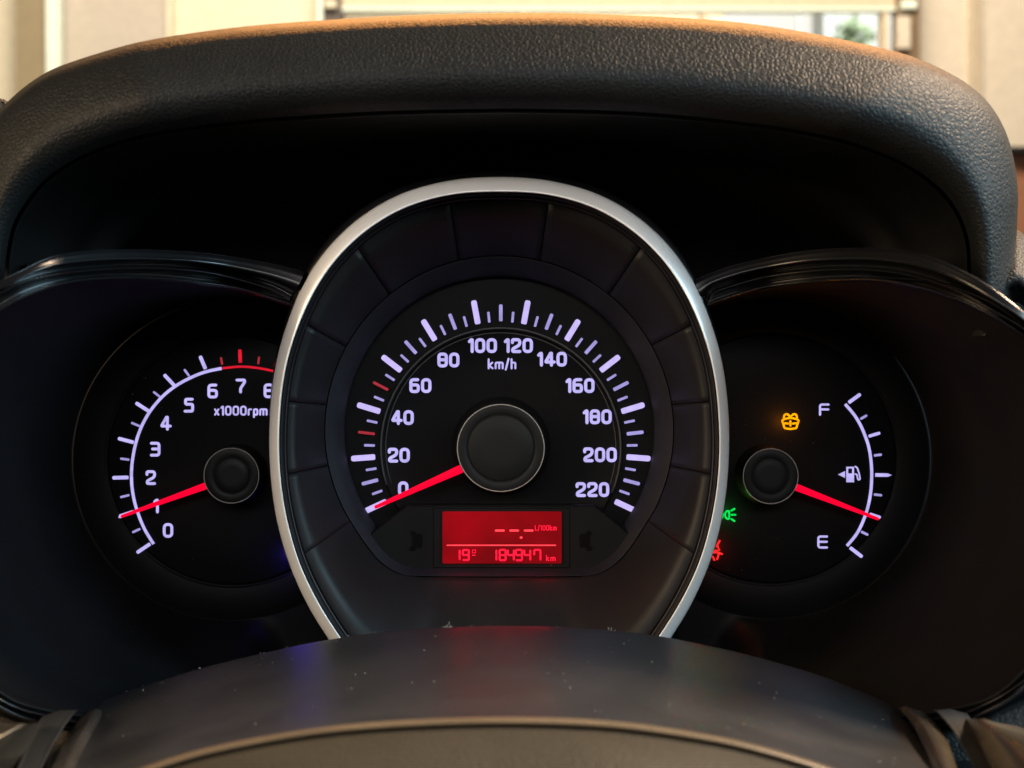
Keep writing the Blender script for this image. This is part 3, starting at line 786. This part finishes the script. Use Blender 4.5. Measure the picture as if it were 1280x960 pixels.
lamp_light(988, 528, (1, .28, .0), .0045, YD - .007)
for lx in (575, 627, 679): lamp_light(lx, 694, (1, .0, .03), .0016, -.003)  # added points that throw the display's red onto plate and cover
gz = [(round_path([(911.5, 638.6), (908.5, 638.8), (906.3, 641.5), (906.3, 645.5), (908.5, 648.4), (911.5, 648.8)], 2, True), True), ([(914.2, 638.2), (918, 636)], False),
      ([(914.4, 643.5), (919.3, 643.5)], False), ([(914.2, 648.8), (918, 651.2)], False),
      (round_path([(899, 638.6), (901.8, 638.8), (903.4, 641.5), (903.4, 645.5), (901.8, 648.4), (899, 648.8)], 2, True), True)]
tag(strokes('warning_symbol', gz, 1.2, YD, M['green'], FG), 'green side light symbol half behind the silver ring')
lamp_light(909, 643, (.0, 1, .1), .0020)
rz = [([(896.5, 676), (894.8, 679), (893, 683)], False), ([(893.5, 682), (896.5, 687.5), (890, 688.5)], False), ([(886, 691), (893, 690.3), (899.5, 692.5)], False), ([(896, 691), (893.5, 699)], False), ([(888, 696), (890, 700)], False)]
tag(strokes('warning_symbol', [([(x + 3, y) for x, y in p_], c_) for p_, c_ in rz], 1.25, YD, M['red'], FG), 'red seat belt symbol half behind the silver ring')
lamp_light(894, 689, (1, .02, .02), .0050)
bz = [([(361, 692), (362, 696), (365, 701)], False)]
tag(strokes('warning_symbol', bz, 1.0, YD, M['blue'], TA), 'blue symbol almost hidden behind the silver ring')
lamp_light(357, 698, (.1, .05, 1), .0032)

# ------------------------------------------------------------------ steering column cover and wheel
CC = thing('column_cover', 'smooth dark grey steering column cover with dust specks below the speedometer', 'column cover', P(640, 850, -.1))
T = [(60, 915), (100, 889), (150, 868), (250, 836), (350, 812), (410, 800), (480, 790), (560, 784.5), (640, 782.5), (720, 785), (800, 792), (860, 802), (940, 820), (1020, 843), (1080, 866), (1120, 884), (1138, 900)]
Lo = [(58, 985), (120, 985), (200, 965), (300, 950), (400, 935), (520, 925), (640, 922), (760, 926), (860, 938), (960, 955), (1050, 975), (1120, 985), (1180, 985)]
Tr, Lr = resample(T, 110), resample(Lo, 110)
def crow(f, Y, dy=0): return [(a[0] + (b[0] - a[0]) * f, a[1] + (b[1] - a[1]) * f + dy, Y) for a, b in zip(Tr, Lr)]
_, CG = loft('top_shell', [crow(0, -.03, 45), crow(0, -.046, 6), crow(0, -.052), crow(.05, -.060), crow(.25, -.080), crow(.55, -.108), (crow(.85, -.138)), crow(1, -.150), crow(1, -.150, 60)], M['shroud'], CC, sub=5)
# dust on the cover
dv = []; df = []
for k in range(170):
    i = random.randint(8, len(CG) - 12); j = random.randint(4, len(CG[0]) - 6)
    p = CG[i][j]; q = CG[i][j + 1]; u = random.random()
    c = P(p[0] + (q[0] - p[0]) * u, p[1] + (q[1] - p[1]) * u, p[2]); c.z += .00018
    r = random.choice([.00008, .0001, .00012, .00016, .00022]) * (2.0 if k < 7 else 1); a = random.random() * 3
    b0 = len(dv)
    for t_ in (0, 1, 2, 3):
        rr = r * random.uniform(.6, 1.3)
        dv.append(c + Vector((rr * math.cos(a + t_ * 1.57), rr * math.sin(a + t_ * 1.57), 0)))
    dv.append(c + Vector((0, 0, r * .9)))
    df += [(b0, b0 + 1, b0 + 4), (b0 + 1, b0 + 2, b0 + 4), (b0 + 2, b0 + 3, b0 + 4), (b0 + 3, b0, b0 + 4)]
# dust on the side dials near the lamps
for k in range(90):
    px, py, sp = random.choice([(988, 530, 22), (905, 665, 25), (1075, 560, 60), (200, 480, 40), (230, 640, 60), (700, 560, 120), (620, 640, 80)])
    x, y = random.gauss(px, sp), random.gauss(py, sp)
    if 335 < x < 440 or 800 < x < 900: continue
    c = P(x, y, .0152 if (x < 330 or x > 905) else .0018); r = random.choice([.00006, .00009, .00013]); b0 = len(dv)
    if 330 < x < 905 and not (460 < x < 790 and 640 < y < 715): c = P(x, y, .0086)
    for t_ in range(4): dv.append(c + Vector((r * math.cos(t_ * 1.57) * random.uniform(.6, 1.4), 0, r * math.sin(t_ * 1.57))))
    dv.append(c + Vector((0, -r * .5, 0)))
    df += [(b0, b0 + 1, b0 + 4), (b0 + 1, b0 + 2, b0 + 4), (b0 + 2, b0 + 3, b0 + 4), (b0 + 3, b0, b0 + 4)]
for lx, ly, n_ in ((560, 784, 7), (765, 789, 5), (690, 856, 4), (1130, 884, 4), (300, 880, 3)):
    for q_ in range(n_):
        k = min(range(0, len(CG)), key=lambda i: min(math.dist(p[:2], (lx, ly)) for p in CG[i][::4]))
        p = min(CG[k], key=lambda p: math.dist(p[:2], (lx, ly)))
        x0, y0 = lx + random.gauss(0, 4), ly + random.gauss(0, 1.2); an = random.uniform(-.7, .7) + (math.pi if q_ % 2 else 0)
        pts = [(x0 + i * 1.6 * math.cos(an + i * .25), y0 - i * 1.1 * math.sin(an + i * .25)) for i in range(5)]
        V_, F_ = tube_geo(pts, .32, p[2] - .0004, 5, False, 1)
        b0 = len(dv); dv += V_; df += [tuple(b0 + j for j in f) for f in F_]
d = mkobj('dust', dv, df, M['dust'], None, False)
tag(d, 'pale dust specks scattered over the column cover and dials', 'dust', kind='stuff')

SW = thing('steering_wheel', 'top of the steering wheel hub with brown grained pad and satin spokes', 'steering wheel', P(640, 960, -.17))
TL = [(60, 1000), (170, 962), (250, 937), (340, 918.5), (420, 907), (520, 899.5), (640, 896.5), (760, 901), (860, 914), (940, 930), (1040, 960), (1140, 1000)]
tl = resample(TL, 90)
loft('pad_trim', [[(x, y + 3, -.150) for x, y in tl], [(x, y, -.160) for x, y in tl], [(x, y + .8, -.1625) for x, y in tl], [(x, y + 5, -.1640) for x, y in tl], [(x, y + 9, -.1635) for x, y in tl], [(x, y + 11, -.160) for x, y in tl]], M['trim'], SW, sub=3)
loft('airbag_pad', [[(x, y + 9, -.155) for x, y in tl], [(x, y + 10.5, -.160) for x, y in tl], [(x, y + 14, -.1640) for x, y in tl], [(640 + (x - 640) * .98, y + 45, -.176) for x, y in tl], [(640 + (x - 640) * .95, y + 120, -.19) for x, y in tl], [(640 + (x - 640) * .9, y + 260, -.2) for x, y in tl]], M['pad'], SW, sub=4)
def strip(name, a, b, Y, mat, bulge=.003, par=SW, Y0=None):
    """long rounded strip between px curves a and b"""
    a, b = resample(a, 24), resample(b, 24)
    Yf = Y; Y0 = Y + .045 if Y0 is None else Y0
    YY = [Y0 + (Yf - Y0) * i / 23 for i in range(24)]
    rows = [[(x, y, w + .012) for (x, y), w in zip(a, YY)]]
    for f in (0, .12, .3, .5, .7, .88, 1):
        rows.append([(p[0] + (q[0] - p[0]) * f, p[1] + (q[1] - p[1]) * f + max(0, (2 - i)) ** 2 * (1.6 * abs(f - .5) - .4), YY[i] - bulge * math.sin(math.pi * f) + .004 * max(0, (3 - i) / 3) ** 2) for i, (p, q) in enumerate(zip(a, b))])
    rows.append([(x, y, w + .012) for (x, y), w in zip(b, YY)])
    return loft(name, rows, mat, par, sub=2)
# right side
strip('spoke_gap_shade', [(1136, 896), (1156, 925), (1176, 960), (1196, 1010)], [(1228, 908), (1250, 930), (1270, 965), (1290, 1010)], -.118, M['liner'], .001, Y0=-.052)  # black strip stands in for the shaded gap between the spoke pieces
strip('spoke_gap_shade', [(22, 908), (2, 930), (-20, 965), (-40, 1010)], [(112, 893), (94, 925), (76, 960), (54, 1010)], -.118, M['liner'], .001, Y0=-.052)
strip('spoke_edge', [(1122, 884), (1140, 905), (1158, 940), (1178, 990)], [(1140, 884), (1163, 897), (1186, 930), (1204, 990)], -.150, M['satin'], .010, Y0=-.064)
strip('spoke_web', [(1168, 886), (1192, 915), (1215, 955), (1235, 1000)], [(1208, 890), (1222, 915), (1238, 955), (1258, 1000)], -.140, M['spoked'], .001, Y0=-.092)
strip('spoke_cover', [(1207, 897), (1222, 925), (1238, 958), (1256, 1000)], [(1250, 903), (1300, 915), (1360, 930), (1420, 960)], -.145, M['satin'], .024, Y0=-.100)
# left side
strip('spoke_edge', [(105, 890), (90, 912), (72, 945), (50, 990)], [(132, 886), (118, 912), (100, 945), (80, 990)], -.150, M['satin'], .010, Y0=-.064)
strip('spoke_web', [(55, 893), (42, 912), (26, 948), (5, 1000)], [(97, 886), (78, 912), (58, 948), (36, 1000)], -.140, M['spoked'], .001, Y0=-.092)
strip('spoke_cover', [(-120, 950), (-80, 925), (-40, 910), (10, 905)], [(-20, 1020), (6, 990), (28, 945), (52, 904)], -.115, M['satin'], .024, Y0=-.115)

# clean up: consistent outward normals do not matter for these shells, but recalculating keeps shading even
import bmesh
for me in bpy.data.meshes:
    bm = bmesh.new(); bm.from_mesh(me); bmesh.ops.recalc_face_normals(bm, faces=bm.faces); bm.to_mesh(me); bm.free()
